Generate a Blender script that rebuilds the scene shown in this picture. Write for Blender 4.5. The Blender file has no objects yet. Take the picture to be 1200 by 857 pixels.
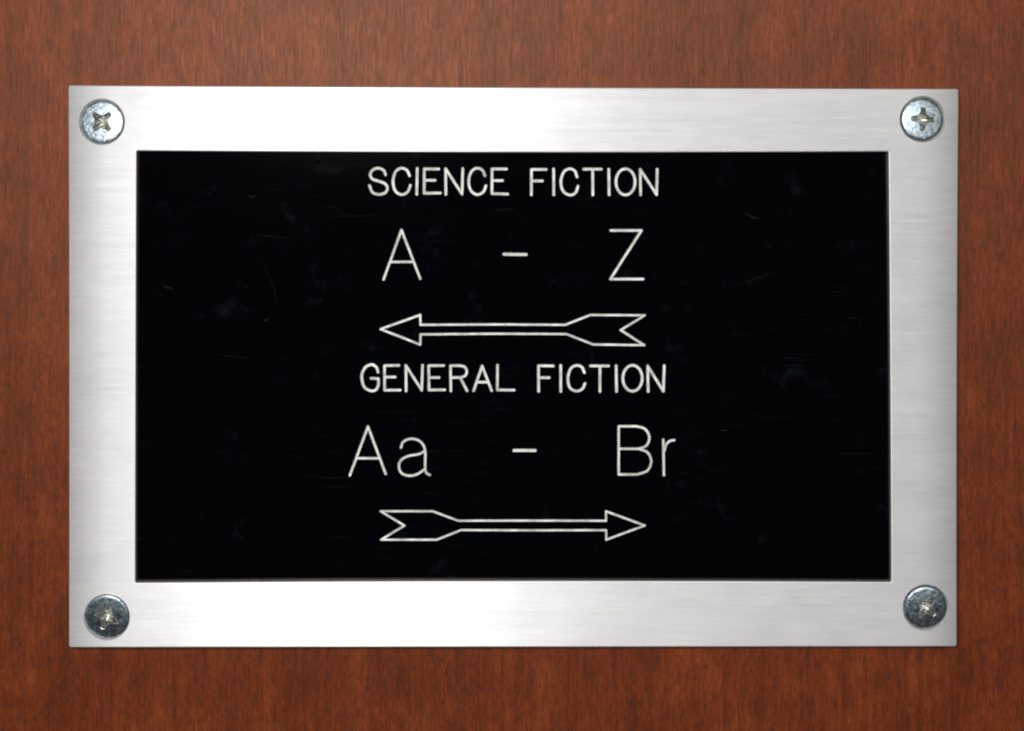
import bpy, bmesh, math, random
import numpy as np
from mathutils import Vector
from mathutils.geometry import delaunay_2d_cdt
random.seed(7)
S = bpy.context.scene
U = 0.00018                      # one photo pixel on the frame's front = 0.18 mm
CX, CY = 600.0, 428.5            # picture centre
CAMX, CAMY, D = 600.0, 250.0, 2600.0   # where the lens axis meets the sign, distance in the same units
T = 20.0                         # thickness of the metal frame
PH = 8.0                         # height of the black plate's face above the wood

def P(x, y, h=T):
    """point seen at photo position x,y, lying h units in front of the wood"""
    k = (D + T - h) / D
    x = CAMX + (x - CAMX) * k; y = CAMY + (y - CAMY) * k
    return Vector(((x - CX) * U, -h * U, (CY - y) * U))

# ------------------------------------------------------------------ camera
cam = bpy.data.cameras.new('camera'); co = bpy.data.objects.new('camera', cam)
S.collection.objects.link(co); S.camera = co
co.location = ((CAMX - CX) * U, -(D + T) * U, (CY - CAMY) * U)
co.rotation_euler = (math.radians(90), 0, 0)
cam.sensor_width = 36; cam.lens = 36 * D / 1200
cam.shift_y = (CAMY - CY) / 1200; cam.clip_start = 0.01; cam.clip_end = 50
cam.dof.use_dof = True; cam.dof.focus_distance = D * U * 1.0; cam.dof.aperture_fstop = 4.5

# ------------------------------------------------------------------ light
W = bpy.data.worlds.new('World'); S.world = W; W.use_nodes = True
bg = W.node_tree.nodes['Background']
bg.inputs[0].default_value = (0.80, 0.93, 1.0, 1); bg.inputs[1].default_value = 0.04

def area(name, x, y, dist, sx, sy, power, col, tx=600, ty=428):
    l = bpy.data.lights.new(name, 'AREA'); l.shape = 'RECTANGLE'; l.size = sx; l.size_y = sy
    l.energy = power; l.color = col
    o = bpy.data.objects.new(name, l); S.collection.objects.link(o)
    o.location = ((x - CX) * U, -dist * U, (CY - y) * U)
    t = Vector(((tx - CX) * U, 0, (CY - ty) * U))
    o.rotation_euler = (t - o.location).to_track_quat('-Z', 'Y').to_euler()
    return o
area('camera_flash', 195, -110, 2600, .075, .045, .95, (1, .98, .96), 420, 430)
area('ceiling_light', 580, -1100, 8000, 1.05, .22, 11.3, (1, .975, .96))
area('left_light', -9000, 0, 7000, 1.0, 1.3, 4, (.92, .96, 1.0))  # broad, faintly cool area lamp far out to the left

S.view_settings.view_transform = 'Standard'; S.view_settings.look = 'None'
S.view_settings.exposure = 0; S.view_settings.gamma = 1
S.render.engine = 'CYCLES'; S.cycles.filter_width = 2.1

# ------------------------------------------------------------------ materials
class M:
    def __init__(s, name):
        s.m = bpy.data.materials.new(name); s.m.use_nodes = True
        s.t = s.m.node_tree; s.b = s.t.nodes['Principled BSDF']
    def n(s, kind, **kw):
        o = s.t.nodes.new(kind)
        for k, v in kw.items():
            if k[0] == '_': setattr(o, k[1:], v)
            else: o.inputs[k.replace('__', ' ')].default_value = v
        return o
    def l(s, a, b): s.t.links.new(a, b)
    def coords(s, scale):
        tc = s.n('ShaderNodeTexCoord'); mp = s.n('ShaderNodeMapping'); mp.inputs['Scale'].default_value = scale
        s.l(tc.outputs['Object'], mp.inputs[0]); return mp.outputs[0]
    def noise(s, scale, detail=4, rough=.6, dist=0, sc=1):
        nn = s.n('ShaderNodeTexNoise'); nn.inputs['Scale'].default_value = sc; nn.inputs['Detail'].default_value = detail
        nn.inputs['Roughness'].default_value = rough; nn.inputs['Distortion'].default_value = dist
        s.l(s.coords(scale), nn.inputs['Vector']); return nn.outputs[0]
    def ramp(s, fac, *stops):
        r = s.n('ShaderNodeValToRGB'); e = r.color_ramp.elements
        while len(e) < len(stops): e.new(.5)
        for q, (p, c) in zip(e, stops):
            q.position = p; q.color = (c, c, c, 1) if isinstance(c, (int, float)) else (*c, 1)
        s.l(fac, r.inputs[0]); return r.outputs[0]
    def mix(s, kind, fac, a, b):
        m = s.n('ShaderNodeMix', _data_type='RGBA', _blend_type=kind)
        for i, v in ((0, fac), (6, a), (7, b)):
            if hasattr(v, 'links'): s.l(v, m.inputs[i])
            elif isinstance(v, tuple): m.inputs[i].default_value = (*v, 1)
            else: m.inputs[i].default_value = v
        return m.outputs[2]
    def math(s, op, a, b=0.0):
        m = s.n('ShaderNodeMath', _operation=op)
        for i, v in ((0, a), (1, b)):
            if hasattr(v, 'links'): s.l(v, m.inputs[i])
            else: m.inputs[i].default_value = v
        return m.outputs[0]
    def bump(s, h, dist, strength=1):
        b = s.n('ShaderNodeBump'); b.inputs['Strength'].default_value = strength; b.inputs['Distance'].default_value = dist
        s.l(h, b.inputs['Height']); s.l(b.outputs[0], s.b.inputs['Normal'])

k = 1 / U                        # coordinates in photo pixels per object metre
# stained wood: fine upright grain, dark pores, soft clouds
w = M('stained_wood')
clouds = w.noise((k/55, k/55, k/80), 4, .6, .4)
streak = w.noise((k/3.0, k/3.0, k/30), 5, .65, .5)
fine = w.noise((k/1.5, k/1.5, k/9), 3, .7)
fig = w.noise((k/9, k/9, k/240), 4, .6, .5)
pores = w.noise((k/2.3, k/2.3, k/17), 2, .5, .3)
blot = w.noise((k/13, k/13, k/24), 3, .6, .6)
bands = w.noise((k/38, k/38, k/900), 3, .6)
c = w.ramp(clouds, (.30, (.116, .0208, .0053)), (.52, (.148, .0275, .0068)), (.72, (.186, .0385, .0095)))
c = w.mix('MULTIPLY', .8, c, w.ramp(streak, (.32, .58), (.5, 1.0), (.68, 1.32)))
c = w.mix('MULTIPLY', .75, c, w.ramp(fine, (.30, .50), (.5, 1.0), (.72, 1.5)))
c = w.mix('MULTIPLY', .8, c, w.ramp(blot, (.30, .74), (.46, .98), (.68, 1.12)))
c = w.mix('MULTIPLY', .6, c, w.ramp(bands, (.34, .74), (.5, 1.0), (.66, 1.18)))
c = w.mix('MULTIPLY', .8, c, w.ramp(fig, (.34, .72), (.48, 1.0), (.66, 1.15)))
c = w.mix('MIX', w.ramp(pores, (.32, .75), (.405, 0.0)), c, (.045, .017, .012))
spots = w.noise((k/5, k/5, k/11), 3, .6, .5)
c = w.mix('MIX', w.ramp(spots, (.31, .50), (.43, 0.0)), c, (.038, .013, .011))
w.l(c, w.b.inputs['Base Color'])
w.l(w.ramp(streak, (.3, .44), (.7, .36)), w.b.inputs['Roughness'])
w.b.inputs['Specular IOR Level'].default_value = .25
w.b.inputs['Specular Tint'].default_value = (1, .62, .44, 1)
w.bump(w.mix('MIX', .4, streak, pores), .00006, .7)

# brushed aluminium: strokes run left to right, so the gloss spreads up and down
f = M('brushed_aluminium')
f.b.inputs['Metallic'].default_value = 1
br = f.noise((k/45, k/2, k/1.1), 3, .6)
br2 = f.noise((k/260, k/9, k/4), 3, .6)
mot = f.noise((k/90, k/50, k/60), 4, .6, .5)
hz = f.noise((k/70, k/50, k/24), 3, .6)
c = f.ramp(br, (.3, (.565, .565, .57)), (.7, (.67, .67, .67)))
c = f.mix('MULTIPLY', .5, c, f.ramp(hz, (.35, (.90, .90, .93)), (.65, (1, .99, .98))))
c = f.mix('MULTIPLY', .4, c, f.ramp(mot, (.32, (.86, .865, .88)), (.5, .97), (.66, 1.0)))
spk = f.noise((k/5, k/5, k/4), 1, .4)
c = f.mix('MIX', f.ramp(spk, (.80, 0.0), (.86, .5)), c, (.95, .94, .92))
f.l(c, f.b.inputs['Base Color'])
f.l(f.ramp(br2, (.3, .45), (.7, .485)), f.b.inputs['Roughness'])
f.b.inputs['Anisotropic'].default_value = .92
tg = f.n('ShaderNodeCombineXYZ'); tg.inputs[2].default_value = 1; f.l(tg.outputs[0], f.b.inputs['Tangent'])
f.bump(br, .000012, .5)

# black plate: gloss with finger smears and rubbed places
p = M('black_laminate')
sm = p.noise((k/60, k/60, k/38), 5, .75, .3)
sc = p.noise((k/90, k/90, k/2.2), 2, .6, .5)
sm2 = p.noise((k/22, k/22, k/34), 4, .7, .2)
hair = p.noise((k/60, k/60, k/1.4), 2, .5, .2)
h2 = p.noise((k/240, k/240, k/160), 2, .5)
mask = p.math('MULTIPLY', p.ramp(sm, (.56, 0.0), (.76, 1.0)), p.ramp(sm2, (.46, 0.0), (.75, 1.0)))
c = p.mix('MIX', mask, (.0008, .0009, .0018), (.0100, .0145, .0180))
c = p.mix('MIX', p.math('MULTIPLY', p.ramp(hair, (.64, 0.0), (.72, .7)), p.ramp(h2, (.48, 0.0), (.62, 1.0))), c, (.0080, .0100, .0120))
p.l(c, p.b.inputs['Base Color'])
p.l(p.math('ADD', p.math('MULTIPLY', p.ramp(sm, (.55, .0), (.85, 1.0)), .05), .045), p.b.inputs['Roughness'])
p.b.inputs['Specular IOR Level'].default_value = .15
p.bump(sc, .000004, .35)

e = M('engraved_core')           # pale core showing in the cut strokes
g = e.noise((k/14, k/14, k/14), 4, .7)
e.l(e.ramp(g, (.32, (.56, .56, .53)), (.64, (.93, .93, .90))), e.b.inputs['Base Color'])
e.b.inputs['Roughness'].default_value = .42

z = M('zinc_plating')
zn = z.noise((k/5, k/5, k/5), 4, .65, .5)
z.b.inputs['Metallic'].default_value = 1
z.l(z.ramp(zn, (.3, (.13, .18, .21)), (.7, (.43, .50, .53))), z.b.inputs['Base Color'])
z.l(z.ramp(zn, (.3, .27), (.7, .38)), z.b.inputs['Roughness'])
z.bump(zn, .00012, .75)
y = M('worn_recess')
yn = y.noise((k/6, k/6, k/6), 3, .6)
y.b.inputs['Metallic'].default_value = 1
y.l(y.ramp(yn, (.35, (.38, .40, .38)), (.65, (.74, .74, .68))), y.b.inputs['Base Color'])
y.b.inputs['Roughness'].default_value = .36
y.bump(yn, .00005, .4)
dust = M('scuff_residue')
dust.b.inputs['Base Color'].default_value = (.011, .014, .016, 1); dust.b.inputs['Roughness'].default_value = 1; dust.b.inputs['Specular IOR Level'].default_value = 0

# ------------------------------------------------------------------ helpers
def link(name, verts, faces, mat, parent=None, smooth=False, merge=True):
    me = bpy.data.meshes.new(name); me.from_pydata([tuple(v) for v in verts], [], faces)
    bm = bmesh.new(); bm.from_mesh(me)
    if merge: bmesh.ops.remove_doubles(bm, verts=bm.verts, dist=1e-7)
    bmesh.ops.recalc_face_normals(bm, faces=bm.faces)
    bm.to_mesh(me); bm.free()
    me.materials.append(mat.m)
    if smooth:
        for q in me.polygons: q.use_smooth = True
    o = bpy.data.objects.new(name, me); S.collection.objects.link(o)
    if parent: o.parent = parent
    return o

def faces_front(o):              # open sheets: make every face look at the viewer
    me = o.data; bm = bmesh.new(); bm.from_mesh(me); bm.normal_update()
    for q in bm.faces:
        if q.normal.y > 0: q.normal_flip()
    bm.to_mesh(me); bm.free()

def quad(a, b, c3, n):           # n+1 points of the gentle curve a-b-c
    out = []
    for i in range(n + 1):
        t = i / n
        out.append(Vector(a)*(2*(t-.5)*(t-1)) + Vector(b)*(4*t*(1-t)) + Vector(c3)*(2*t*(t-.5)))
    return out

def outline(sides, r, n=64):     # closed loop of four slightly bowed sides with rounded corners
    loop = []
    for i, s in enumerate(sides):
        pts = quad(*s, n)
        d0 = (pts[1]-pts[0]).normalized(); d1 = (pts[-2]-pts[-1]).normalized()
        a = pts[0] + d0*r; b = pts[-1] + d1*r
        loop += [a] + pts[1:-1] + [b]
        nxt = sides[(i+1) % 4]; q = quad(*nxt, n); e2 = q[0] + (q[1]-q[0]).normalized()*r
        cor = pts[-1]
        for t in (.25, .5, .75):
            loop.append(b*(1-t)**2 + cor*2*t*(1-t) + e2*t*t)
    return loop

def offset(loop, d):             # clockwise on screen (y down): positive d moves outwards
    n = len(loop); out = []
    for i in range(n):
        t = (loop[(i+1) % n] - loop[i-1]).normalized()
        out.append(loop[i] + Vector((t.y, -t.x))*d)
    return out

def strip(V, F, A, B):
    n = len(A); a0 = len(V); V += A; b0 = len(V); V += B
    for i in range(n):
        j = (i+1) % n; F.append((a0+i, a0+j, b0+j, b0+i))

def cdt(points, edges):
    v, _, fc, *_ = delaunay_2d_cdt([Vector(q) for q in points], edges, [], 1 if False else 0, 1e-5)
    return [Vector(q) for q in v], [tuple(q) for q in fc]

def loops_cdt(loops, extra=()):
    pts, ed = [], []
    for L in loops:
        a = len(pts); pts += L; n = len(L)
        ed += [(a+i, a+(i+1) % n) for i in range(n)]
    for L in extra:
        a = len(pts); pts += L
        ed += [(a+i, a+i+1) for i in range(len(L)-1)]
    return cdt(pts, ed)

def inside(L, q):
    x, yy = q[0], q[1]; r = False; n = len(L)
    for i in range(n):
        a = L[i]; b = L[i-1]
        if (a[1] > yy) != (b[1] > yy) and x < (b[0]-a[0])*(yy-a[1])/(b[1]-a[1]) + a[0]: r = not r
    return r

# ------------------------------------------------------------------ wood
HW = 1.1
bm = bmesh.new(); bmesh.ops.create_cube(bm, size=1)
bmesh.ops.scale(bm, vec=(HW*1.6, .022, HW*1.4), verts=bm.verts)
bmesh.ops.translate(bm, vec=(0, .011, 0), verts=bm.verts)
bmesh.ops.bevel(bm, geom=bm.edges, offset=.002, segments=2, affect='EDGES')
me = bpy.data.meshes.new('wall'); bm.to_mesh(me); bm.free(); me.materials.append(w.m)
wall = bpy.data.objects.new('wall', me); S.collection.objects.link(wall)
wall['kind'] = 'structure'; wall['label'] = 'reddish brown stained wood panel with fine upright grain behind the sign'

# ------------------------------------------------------------------ the sign
sign = bpy.data.objects.new('direction_sign', None); S.collection.objects.link(sign)
sign.location = (0, 0, 0); sign.empty_display_size = .02
sign['label'] = 'black engraved library direction sign in a brushed metal frame screwed to the wood panel'
sign['category'] = 'sign'

OUT = [((79.8,100),(600,102.3),(1123.9,104.2)), ((1123.9,104.2),(1122.0,430),(1121.8,758.2)),
       ((1121.8,758.2),(600,758.8),(80.3,759.3)), ((80.3,759.3),(80.6,430),(79.8,100))]
INN = [((160.1,177.0),(600,178.8),(1041.3,177.8)), ((1041.3,177.8),(1043.2,430),(1044.4,682.0)),
       ((1044.4,682.0),(600,680.8),(158.7,682.8)), ((158.7,682.8),(159.3,430),(160.1,177.0))]
SCREWS = [(119.4,142.9,45.0,'bright screw'), (1081.3,139.9,4.0,'bright screw'),
          (125.2,723.5,22.0,'dark blue grey screw'), (1084.9,712.3,38.0,'blue grey screw')]
out0 = outline(OUT, 3.0); inn0 = outline(INN, 1.8)
ch_o, ch_i = 1.4, 1.3
out1 = offset(out0, -ch_o); inn1 = offset(inn0, ch_i)
holes = []
for sx, sy, a, _ in SCREWS:
    holes.append([Vector((sx+27.2*math.cos(t*math.tau/48), sy+27.2*math.sin(t*math.tau/48))) for t in range(48)])
def dip(q):                      # the outer edges are polished slightly round
    return .00050*max(0, 50-min(q.x-80, 1122.5-q.x))**2 + .00012*max(0, 40-min(q.y-102, 758.8-q.y))**2
rings = [offset(out0, -dd) for dd in (8, 15, 22, 30, 38, 46)]
pv, pf = loops_cdt([out1, inn1] + holes + rings)
V = [P(q.x, q.y) + Vector((0, dip(q)*U, 0)) for q in pv]; F = []
for fc in pf:
    c0 = sum((pv[i] for i in fc), Vector((0, 0)))/len(fc)
    if not inside(out1, c0) or inside(inn1, c0): continue
    if any((c0-Vector((s[0], s[1]))).length < 27.1 for s in SCREWS): continue
    F.append(fc)
fv, ff = list(V), list(F)
def W2(L, h, plane=T): return [P(q.x, q.y, T) + Vector((0, (T-h+dip(q))*U, 0)) for q in L]  # straight back from the front
steps = [(0, 0), (.35, .12), (.7, .42), (.9, .75), (1, 1)]
for L, d in ((out1, ch_o), (inn1, -ch_i)):
    prev = W2(L, T)
    for u_, v_ in steps[1:]:
        cur = W2(offset(L, d*u_), T - abs(d)*v_); strip(fv, ff, prev, cur); prev = cur
    base = 0.0
    strip(fv, ff, prev, [q + Vector((0, -q.y - base*U, 0)) for q in prev])
for (sx, sy, *_), H in zip(SCREWS, holes):
    c0 = Vector((sx, sy))
    prev = W2(H, T)
    for s_, h in ((.985, T-.5), (.94, T-2.2), (.5, T-15), (.5, .5)):
        cur = W2([c0+(q-c0)*s_ for q in H], h); strip(fv, ff, prev, cur); prev = cur
frame = link('frame', fv, ff, f, sign, smooth=True, merge=False)
frame['label'] = 'brushed silver metal frame'
ce = M('sawn_aluminium_edge')
cn = ce.noise((k/4, k/4, k/2), 3, .6)
ce.b.inputs['Metallic'].default_value = 1; ce.b.inputs['Roughness'].default_value = .55
ce.l(ce.ramp(cn, (.35, (.42, .36, .31)), (.65, (.86, .80, .74))), ce.b.inputs['Base Color'])
we = M('lit_edge'); we.b.inputs['Metallic'].default_value = 1; we.b.inputs['Roughness'].default_value = .6  # paler metal on the chamfers: the bright catch of light is put into the colour
we.b.inputs['Base Color'].default_value = (.93, .91, .88, 1)
me = frame.data; me.materials.append(ce.m); me.materials.append(we.m)
bm = bmesh.new(); bm.from_mesh(me); bm.normal_update()
for q in bm.faces:
    if abs(q.normal.y) > .99:
        if q.normal.y > 0: q.normal_flip()
    else:
        c0 = q.calc_center_median(); hh = -c0.y/U
        q.material_index = 1 if hh < T-3.2 or abs(q.normal.y) < .02 else 2
bm.normal_update(); bm.to_mesh(me); bm.free()
def slope(v):                    # exact surface direction of the rounded face
    def at(x, z): return dip(Vector((x/U+CX, CY-z/U)))
    gx = at(v.x+.5*U, v.z)-at(v.x-.5*U, v.z); gz = at(v.x, v.z+.5*U)-at(v.x, v.z-.5*U)
    return Vector((gx, -1, gz)).normalized()
cn_ = [None]*len(me.loops)
for q in me.polygons:
    for li in q.loop_indices:
        if q.normal.y < -.99: cn_[li] = slope(me.vertices[me.loops[li].vertex_index].co)
        else: cn_[li] = q.normal.copy()
me.normals_split_custom_set(cn_)

# ------------------------------------------------------------------ lettering traced as stroke centrelines
def cat(pts, n=7):               # smooth curve through points
    q = [Vector(a) for a in pts]; q = [q[0]*2-q[1]] + q + [q[-1]*2-q[-2]]; out = []
    for i in range(1, len(q)-2):
        for j in range(n):
            t = j/n; a, b, c_, d = q[i-1:i+3]
            out.append(.5*((2*b)+(c_-a)*t+(2*a-5*b+4*c_-d)*t*t+(3*b-a-3*c_+d)*t**3))
    return out + [q[-2]]
def ell(cx, cy, rx, ry, n=36):
    return [Vector((cx+rx*math.cos(t*math.tau/n), cy+ry*math.sin(t*math.tau/n))) for t in range(n+1)]
def L_(*p): return [[Vector(a), Vector(b)] for a, b in zip(p, p[1:])]
G = []                           # (name, label, strokes in photo px, half width)
def glyph(ch, ox, oy, s, strokes, r=2.0, word='', name='letter'):
    st = [[Vector((ox+q.x/s, oy+q.y/s)) for q in k_] for k_ in strokes]
    G.append((name, ch, st, r, word))
Z5 = (420, 180, 5.355); Z6 = (600, 180, 5.355); Z7 = (430, 350, 6.6667); Z8 = (600, 350, 6.0)
Z9 = (400, 480, 5.04); Z10 = (600, 480, 5.04); ZG = (410, 415, 13.333)
w1 = 'in SCIENCE'; w2 = 'in upper FICTION'; w3 = 'in GENERAL'; w4 = 'in lower FICTION'
R1 = 1.95
glyph('S', *Z5, [cat([(170,133),(158,106),(125,92),(90,103),(74,132),(88,160),(125,173),(166,189),(182,217),(167,246),(128,257),(88,243),(70,202)])], R1, w1)
glyph('C', *Z5, [cat([(321,140),(305,106),(271,92),(234,113),(217,172),(230,233),(270,258),(308,241),(326,200)])], R1, w1)
glyph('I', *Z5, L_((369,93),(366,256)), R1, w1)
glyph('E', *Z5, L_((413,97),(412,249)) + L_((413,97),(504,97)) + L_((413,168),(481,168)) + L_((412,249),(514,248)), R1, w1)
glyph('N', *Z5, L_((547,96),(549,257)) + L_((547,96),(650,254)) + L_((650,254),(655,94)), R1, w1)
glyph('C', *Z5, [cat([(794,140),(778,105),(745,92),(709,113),(692,172),(706,233),(745,258),(783,241),(800,202)])], R1, w1)
glyph('E', *Z5, L_((838,97),(838,252)) + L_((838,97),(929,97)) + L_((838,170),(904,170)) + L_((838,252),(937,255)), R1, w1)
glyph('F', *Z6, L_((122,100),(121,260)) + L_((122,100),(214,100)) + L_((122,172),(190,172)), R1, w2)
glyph('I', *Z6, L_((261,97),(262,260)), R1, w2)
glyph('C', *Z6, [cat([(408,148),(394,110),(362,96),(325,116),(306,177),(322,238),(365,261),(399,245),(414,205)])], R1, w2)
glyph('T', *Z6, L_((450,98),(560,98)) + L_((506,98),(507,260)), R1, w2)
glyph('I', *Z6, L_((607,99),(609,260)), R1, w2)
glyph('O', *Z6, [ell(712,178,60,82)], R1, w2)
glyph('N', *Z6, L_((804,99),(807,260)) + L_((804,99),(907,258)) + L_((907,258),(911,99)), R1, w2)
glyph('A', *Z5, L_((158,790),(270,480)) + L_((270,480),(388,786)) + L_((202,680),(346,680)), 1.8, 'beside the hyphen in the A - Z line')
glyph('hyphen', *Z5, L_((914,632),(1052,634)), 2.2, 'in the A - Z line', 'hyphen')
glyph('Z', *Z6, L_((620,483),(812,483)) + L_((812,483),(617,788)) + L_((617,788),(822,788)), 1.9, 'beside the hyphen in the A - Z line')
# upper arrow, pointing left
au = [(446.0,385.8),(492.6,369.4),(493.0,380.8)]
glyph('arrow', 0, 0, 1, L_((446,385.8),(492.4,369.2),(492.7,380.8),(580,380.3),(662.5,380.8),(691.7,369.2),(755.5,369.6),(727.3,387),(755,404.6),(695,403.8),(664,391.6),(580,391.2),(492.7,392),(492.5,404),(446,385.8)), 1.65, 'pointing left under A - Z', 'arrow')
glyph('G', *ZG, [cat([(440,285),(418,215),(370,172),(318,168),(245,205),(192,300),(190,410),(230,520),(330,575),(410,555),(448,480),(452,385),(440,378),(330,378)][:11]), [Vector((448,480)),Vector((446,385))], [Vector((446,385)),Vector((332,378))]], R1, w3)
glyph('E', *Z7, L_((137,524),(138,716)) + L_((137,524),(250,522)) + L_((140,613),(220,613)) + L_((138,716),(260,715)), R1*.97, w3)
glyph('N', *Z7, L_((304,523),(306,722)) + L_((304,523),(428,716)) + L_((428,716),(434,520)), R1*.97, w3)
glyph('E', *Z7, L_((482,525),(485,714)) + L_((482,525),(600,523)) + L_((485,617),(564,617)) + L_((485,714),(608,713)), R1*.97, w3)
glyph('R', *Z7, L_((653,524),(655,722)) + L_((653,524),(730,524)) + [cat([(730,524),(765,536),(780,570),(765,604),(728,617)])] + L_((728,617),(655,617)) + L_((728,617),(782,720)), R1*.97, w3)
glyph('A', *Z7, L_((833,720),(900,526)) + L_((900,526),(974,720)) + L_((862,653),(946,653)), R1*.97, w3)
glyph('L', *Z7, L_((1020,520),(1018,714)) + L_((1018,714),(1150,715)), R1*.97, w3)
glyph('F', *Z8, L_((186,472),(187,652)) + L_((186,472),(290,474)) + L_((187,556),(261,556)), R1, w4)
glyph('I', *Z8, L_((342,470),(343,653)), R1, w4)
glyph('C', *Z8, [cat([(508,520),(491,483),(455,470),(413,492),(393,560),(406,625),(450,650),(493,636),(513,597)])], R1, w4)
glyph('T', *Z8, L_((553,473),(679,474)) + L_((618,473),(618,653)), R1, w4)
glyph('I', *Z8, L_((732,472),(735,653)), R1, w4)
glyph('O', *Z8, [ell(847,560,68,91)], R1, w4)
glyph('N', *Z8, L_((954,474),(957,653)) + L_((954,474),(1064,652)) + L_((1064,652),(1070,472)), R1, w4)
glyph('A', *Z9, L_((50,389),(157,101)) + L_((157,101),(262,381)) + L_((95,288),(228,288)), 1.8, 'capital in Aa')
glyph('a', *Z9, [cat([(352,225),(366,190),(410,173),(458,184),(488,218),(496,262)]), cat([(496,262),(495,320),(499,370),(522,386)]),
                 cat([(492,246),(455,264),(395,275),(352,300),(340,335),(355,375),(400,391),(450,381),(494,350)])], 1.75, 'lower case in Aa')
glyph('hyphen', *Z10, L_((12,242),(136,242)), 2.2, 'in the Aa - Br line', 'hyphen')
glyph('B', *Z10, L_((630,99),(630,384)) + L_((630,99),(735,99)) + [cat([(735,99),(785,115),(811,163),(794,212),(748,232)])] + L_((748,232),(630,232)) +
      [cat([(748,232),(800,254),(822,305),(800,360),(742,383)])] + L_((742,383),(630,384)), 1.75, 'in Br')
glyph('r', *Z10, L_((893,178),(897,388)) + [cat([(899,245),(912,205),(932,186),(958,181)])], 1.75, 'in Br')
glyph('arrow', 0, 0, 1, L_((446,599.2),(507,599.2),(537,610.4),(620,610.2),(710.1,610.4),(710.1,599.3),(755.5,615.9),(710.4,632.6),(710.3,621.4),(620,621.6),(540,621.3),(512,632.6),(446.5,632.6),(473.8,616),(446,599.2)), 1.6, 'pointing right under Aa - Br', 'arrow')

def outline_stroke(pts, r):
    r = r*.82
    closed = len(pts) > 3 and (pts[0]-pts[-1]).length < 1e-4
    n = len(pts)
    nor = []
    for i in range(n):
        if closed: t = pts[(i+1) % (n-1)] - pts[(i-1) % (n-1)]
        else: t = pts[min(i+1, n-1)] - pts[max(i-1, 0)]
        t.normalize(); nor.append(Vector((-t.y, t.x)))
    if closed:
        return [[q+m_*r for q, m_ in zip(pts[:-1], nor)], [q-m_*r for q, m_ in zip(pts[:-1], nor)]]
    A = [q+m_*r for q, m_ in zip(pts, nor)]; B = [q-m_*r for q, m_ in zip(pts, nor)]
    def cap(c0, m_):
        a0 = math.atan2(m_.y, m_.x)
        return [c0+Vector((math.cos(a0-math.pi*i/8), math.sin(a0-math.pi*i/8)))*r for i in range(1, 8)]
    return [A + cap(pts[-1], nor[-1]) + B[::-1] + cap(pts[0], -nor[0])]

def segdist(Q, segs):            # numpy distance of points to segments
    Q = np.array([(q[0], q[1]) for q in Q]); best = np.full(len(Q), 1e9)
    for a, b in segs:
        a = np.array(a[:]); b = np.array(b[:]); d = b-a; L2 = max(d@d, 1e-12)
        t = np.clip(((Q-a)@d)/L2, 0, 1); best = np.minimum(best, np.hypot(*(Q-(a+t[:, None]*d)).T))
    return best

pin = offset(inn0, -.5)
plate_loops = [pin]; allsegs = []
DEPTH = 2.0
letters = []
for name, ch, strokes, r, word in G:
    # hand-guided cutter: a slight waver along each straight
    st2 = []
    for s_ in strokes:
        if len(s_) == 2 and (s_[1]-s_[0]).length > 14:
            a, b = s_; n = int((b-a).length/7)+1; t = (b-a).normalized(); nn = Vector((-t.y, t.x)); ph = random.random()*6
            st2.append([a.lerp(b, i/n)+nn*(.05*math.sin(ph+i*1.3) if 0 < i < n else 0) for i in range(n+1)])
        else: st2.append(s_)
    loops = [l2 for s_ in st2 for l2 in outline_stroke(s_, r)]
    segs = [(a, b) for s_ in st2 for a, b in zip(s_, s_[1:])]; r = r*.82
    plate_loops += loops; allsegs.append((segs, r))
    v2, f2 = loops_cdt(loops, st2)
    cen = [sum((v2[i] for i in fc), Vector((0, 0)))/len(fc) for fc in f2]
    dc = segdist(cen, segs); dv = segdist(v2, segs)
    keep = [fc for fc, d_ in zip(f2, dc) if d_ < r*.9999]
    zz = np.clip(1-dv/r, 0, 1)
    vs = [P(q.x, q.y, PH) + Vector((0, (zq*DEPTH)*U, 0)) for q, zq in zip(v2, zz)]
    used = sorted({i for fc in keep for i in fc}); mp = {o_: i for i, o_ in enumerate(used)}
    letters.append((name, ch, word, [vs[i] for i in used], [tuple(mp[i] for i in fc) for fc in keep]))

pv, pf = loops_cdt(plate_loops)
cen = [sum((pv[i] for i in fc), Vector((0, 0)))/len(fc) for fc in pf]
cut = np.zeros(len(cen), bool)
for segs, r in allsegs: cut |= segdist(cen, segs) < r*.9999
F = [fc for fc, c0, ct in zip(pf, cen, cut) if not ct and inside(pin, c0)]
V = [P(q.x, q.y, PH) for q in pv]
edge = [P(q.x, q.y, PH) for q in pin]
strip(V, F, edge, [q + Vector((0, (PH-.4)*U, 0)) for q in edge])
plate = link('plate', V, F, p, sign)
bm = bmesh.new(); bm.from_mesh(plate.data); bm.normal_update()
for q in bm.faces:
    if abs(q.normal.y) > .5 and q.normal.y > 0: q.normal_flip()
bm.to_mesh(plate.data); bm.free()
plate['label'] = 'glossy black plate'
for name, ch, word, vs, fs in letters:
    o = link(name, vs, fs, e, plate); faces_front(o)
    o['label'] = ('engraved ' + ch if name != 'letter' else 'engraved letter ' + ch) + ' ' + word

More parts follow.
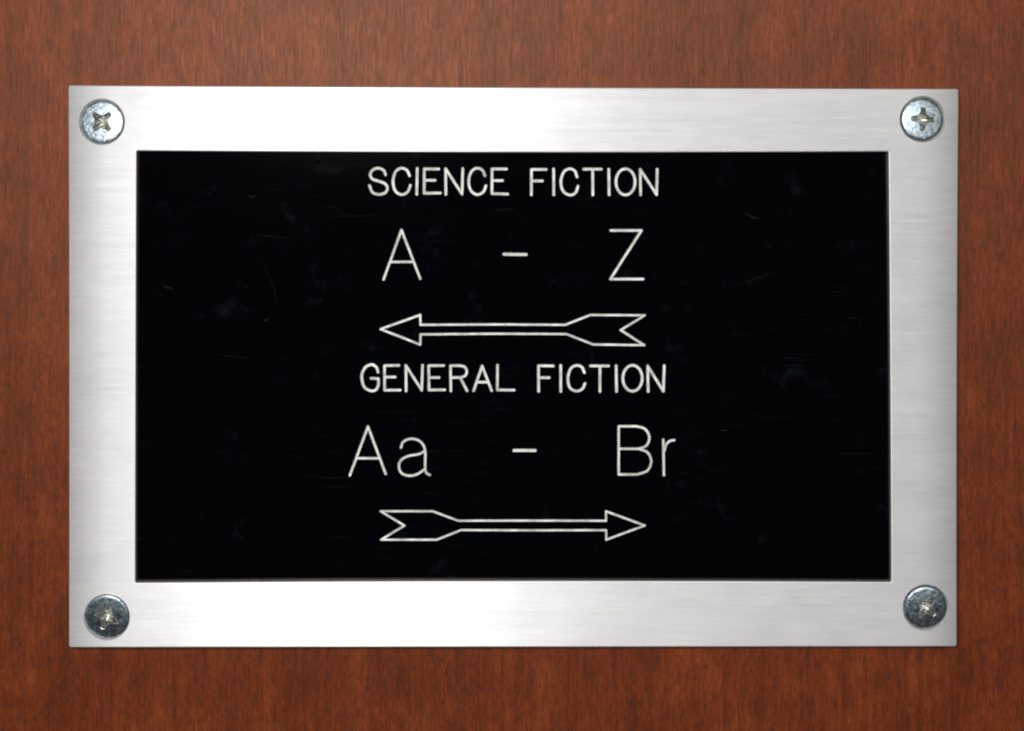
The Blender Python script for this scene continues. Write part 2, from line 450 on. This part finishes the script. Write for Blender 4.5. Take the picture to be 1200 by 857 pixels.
# scuffs and scratches on the plate: hair-thin raised residue
def scuff(pts, wd):
    V, F = [], []
    for i, (x, y_) in enumerate(pts):
        t = i/(len(pts)-1); ww = wd*(math.sin(math.pi*min(max(t, .08), .92)))/2
        a = pts[max(i-1, 0)]; b = pts[min(i+1, len(pts)-1)]; d = Vector((b[0]-a[0], b[1]-a[1])).normalized(); n = Vector((-d.y, d.x))*ww
        V += [P(x+n.x, y_+n.y, PH+.03), P(x, y_, PH+.12), P(x-n.x, y_-n.y, PH+.03)]
        if i: j = 3*i; F += [(j-3, j, j+1, j-2), (j-2, j+1, j+2, j-1)]
    o = link('scratch', V, F, dust, plate); faces_front(o)
for pts, wd in (([(301,275),(315,277),(340,279)], .7), ([(577,247.5),(590,246),(605,244)], .9), ([(866,334),(888,325),(912,319)], .9),
                ([(290,230),(296,231),(301,229)], 2.2), ([(190,335),(196,337),(204,339)], 2.0), ([(873,250),(882,255),(890,257)], 2.2),
                ([(308,374),(312,376),(316,373)], 2.2), ([(843,505),(848,504),(853,505)], 1.5), ([(253,415),(275,418),(296,420)], .6),
                ([(385,254),(420,253),(450,253)], .6), ([(305,300),(320,335),(328,362)], .5)):
    scuff(pts, wd)

# ------------------------------------------------------------------ screws
def screw_mesh():
    RH = 25.2
    a, Lr, cr = 2.7, 13.6, 4.6
    def cross(sc_l, aw, ln, cc):
        q = []
        for k_ in range(4):
            c0, s0 = math.cos(k_*math.pi/2), math.sin(k_*math.pi/2)
            for x, y_ in ((cc, -cc), (ln*.62, -aw*1.05), (ln*.93, -aw*.85), (ln, -aw*.25), (ln, aw*.25), (ln*.93, aw*.85), (ln*.62, aw*1.05)):
                q.append(Vector((x*c0-y_*s0, x*s0+y_*c0)))
        return q
    L0 = cross(1, a+.7, Lr+.9, cr+.6); L1 = cross(1, a, Lr, cr)
    def dome(q):
        r_ = q.length/RH
        return 1.3*(1-r_*r_) - (1.3*max(0, (r_-.955)/.045)**2)
    rings = [[Vector((math.cos(t*math.tau/64), math.sin(t*math.tau/64)))*rr for t in range(64)] for rr in (RH, RH*.975, RH*.94, RH*.85, RH*.72, RH*.6)]
    v2, f2 = loops_cdt([L0]+rings)
    F = []
    for fc in f2:
        c0 = sum((v2[i] for i in fc), Vector((0, 0)))/len(fc)
        if c0.length > RH or inside(L0, c0): continue
        F.append(fc)
    V = [Vector((q.x*U, -dome(q)*U, q.y*U)) for q in v2]
    R = [Vector((q.x*U, -dome(q)*U, q.y*U)) for q in rings[0]]
    strip(V, F, R, [q+Vector((0, 1.6*U, 0)) for q in R])
    R2 = [q+Vector((0, 1.6*U, 0)) for q in R]
    strip(V, F, R2, [Vector((q.x*.5, q.y+12*U, q.z*.5)) for q in R2])
    RV, RF = [], []
    lv = [(L0, 0), (L1, .7), (cross(1, a*.72, Lr*.80, cr*.80), 4.5), (cross(1, a*.5, Lr*.50, cr*.55), 10.5)]
    prev = [Vector((q.x*U, -(dome(q)-0)*U, q.y*U)) for q in L0]
    for Lq, dd in lv[1:]:
        cur = [Vector((q.x*U, -(1.1-dd)*U, q.y*U)) for q in Lq]; strip(RV, RF, prev, cur); prev = cur
    RV.append(Vector((0, 11.5*U, 0))); b0 = len(RV)-1; n = len(prev); s0 = b0-n
    for i in range(n): RF.append((s0+i, s0+(i+1) % n, b0))
    return V, F, RV, RF
V, F, RV, RF = screw_mesh()
screw0 = link('screw', V, F, z, sign, smooth=True)
rec0 = link('recess', RV, RF, y, screw0)
for o in (screw0, rec0):
    bm = bmesh.new(); bm.from_mesh(o.data); bm.normal_update()
    for q in bm.faces:
        if q.normal.y > 0.05: q.normal_flip()
    for ed in bm.edges:
        if len(ed.link_faces) == 2 and ed.calc_face_angle(0) > math.radians(38): ed.smooth = False
    bm.to_mesh(o.data); bm.free()
TILT = [(-3.0, -3.5), (-2.5, 3.5), (7, -3), (4.5, 1)]
for i, (sx, sy, ang, lab) in enumerate(SCREWS):
    if i == 0: s_, r_ = screw0, rec0
    else:
        s_ = screw0.copy(); r_ = rec0.copy(); S.collection.objects.link(s_); S.collection.objects.link(r_)
        s_.parent = sign; r_.parent = s_
    s_.location = P(sx, sy, T-.2)
    s_.rotation_mode = 'YXZ'
    s_.rotation_euler = (math.radians(TILT[i][0]), math.radians(ang), math.radians(TILT[i][1]))
    sc = (1.0, .98, 1.06, .985)[i]; s_.scale = (sc, sc, sc)
    s_['label'] = lab + ' in the ' + ('upper left', 'upper right', 'lower left', 'lower right')[i] + ' corner of the frame'
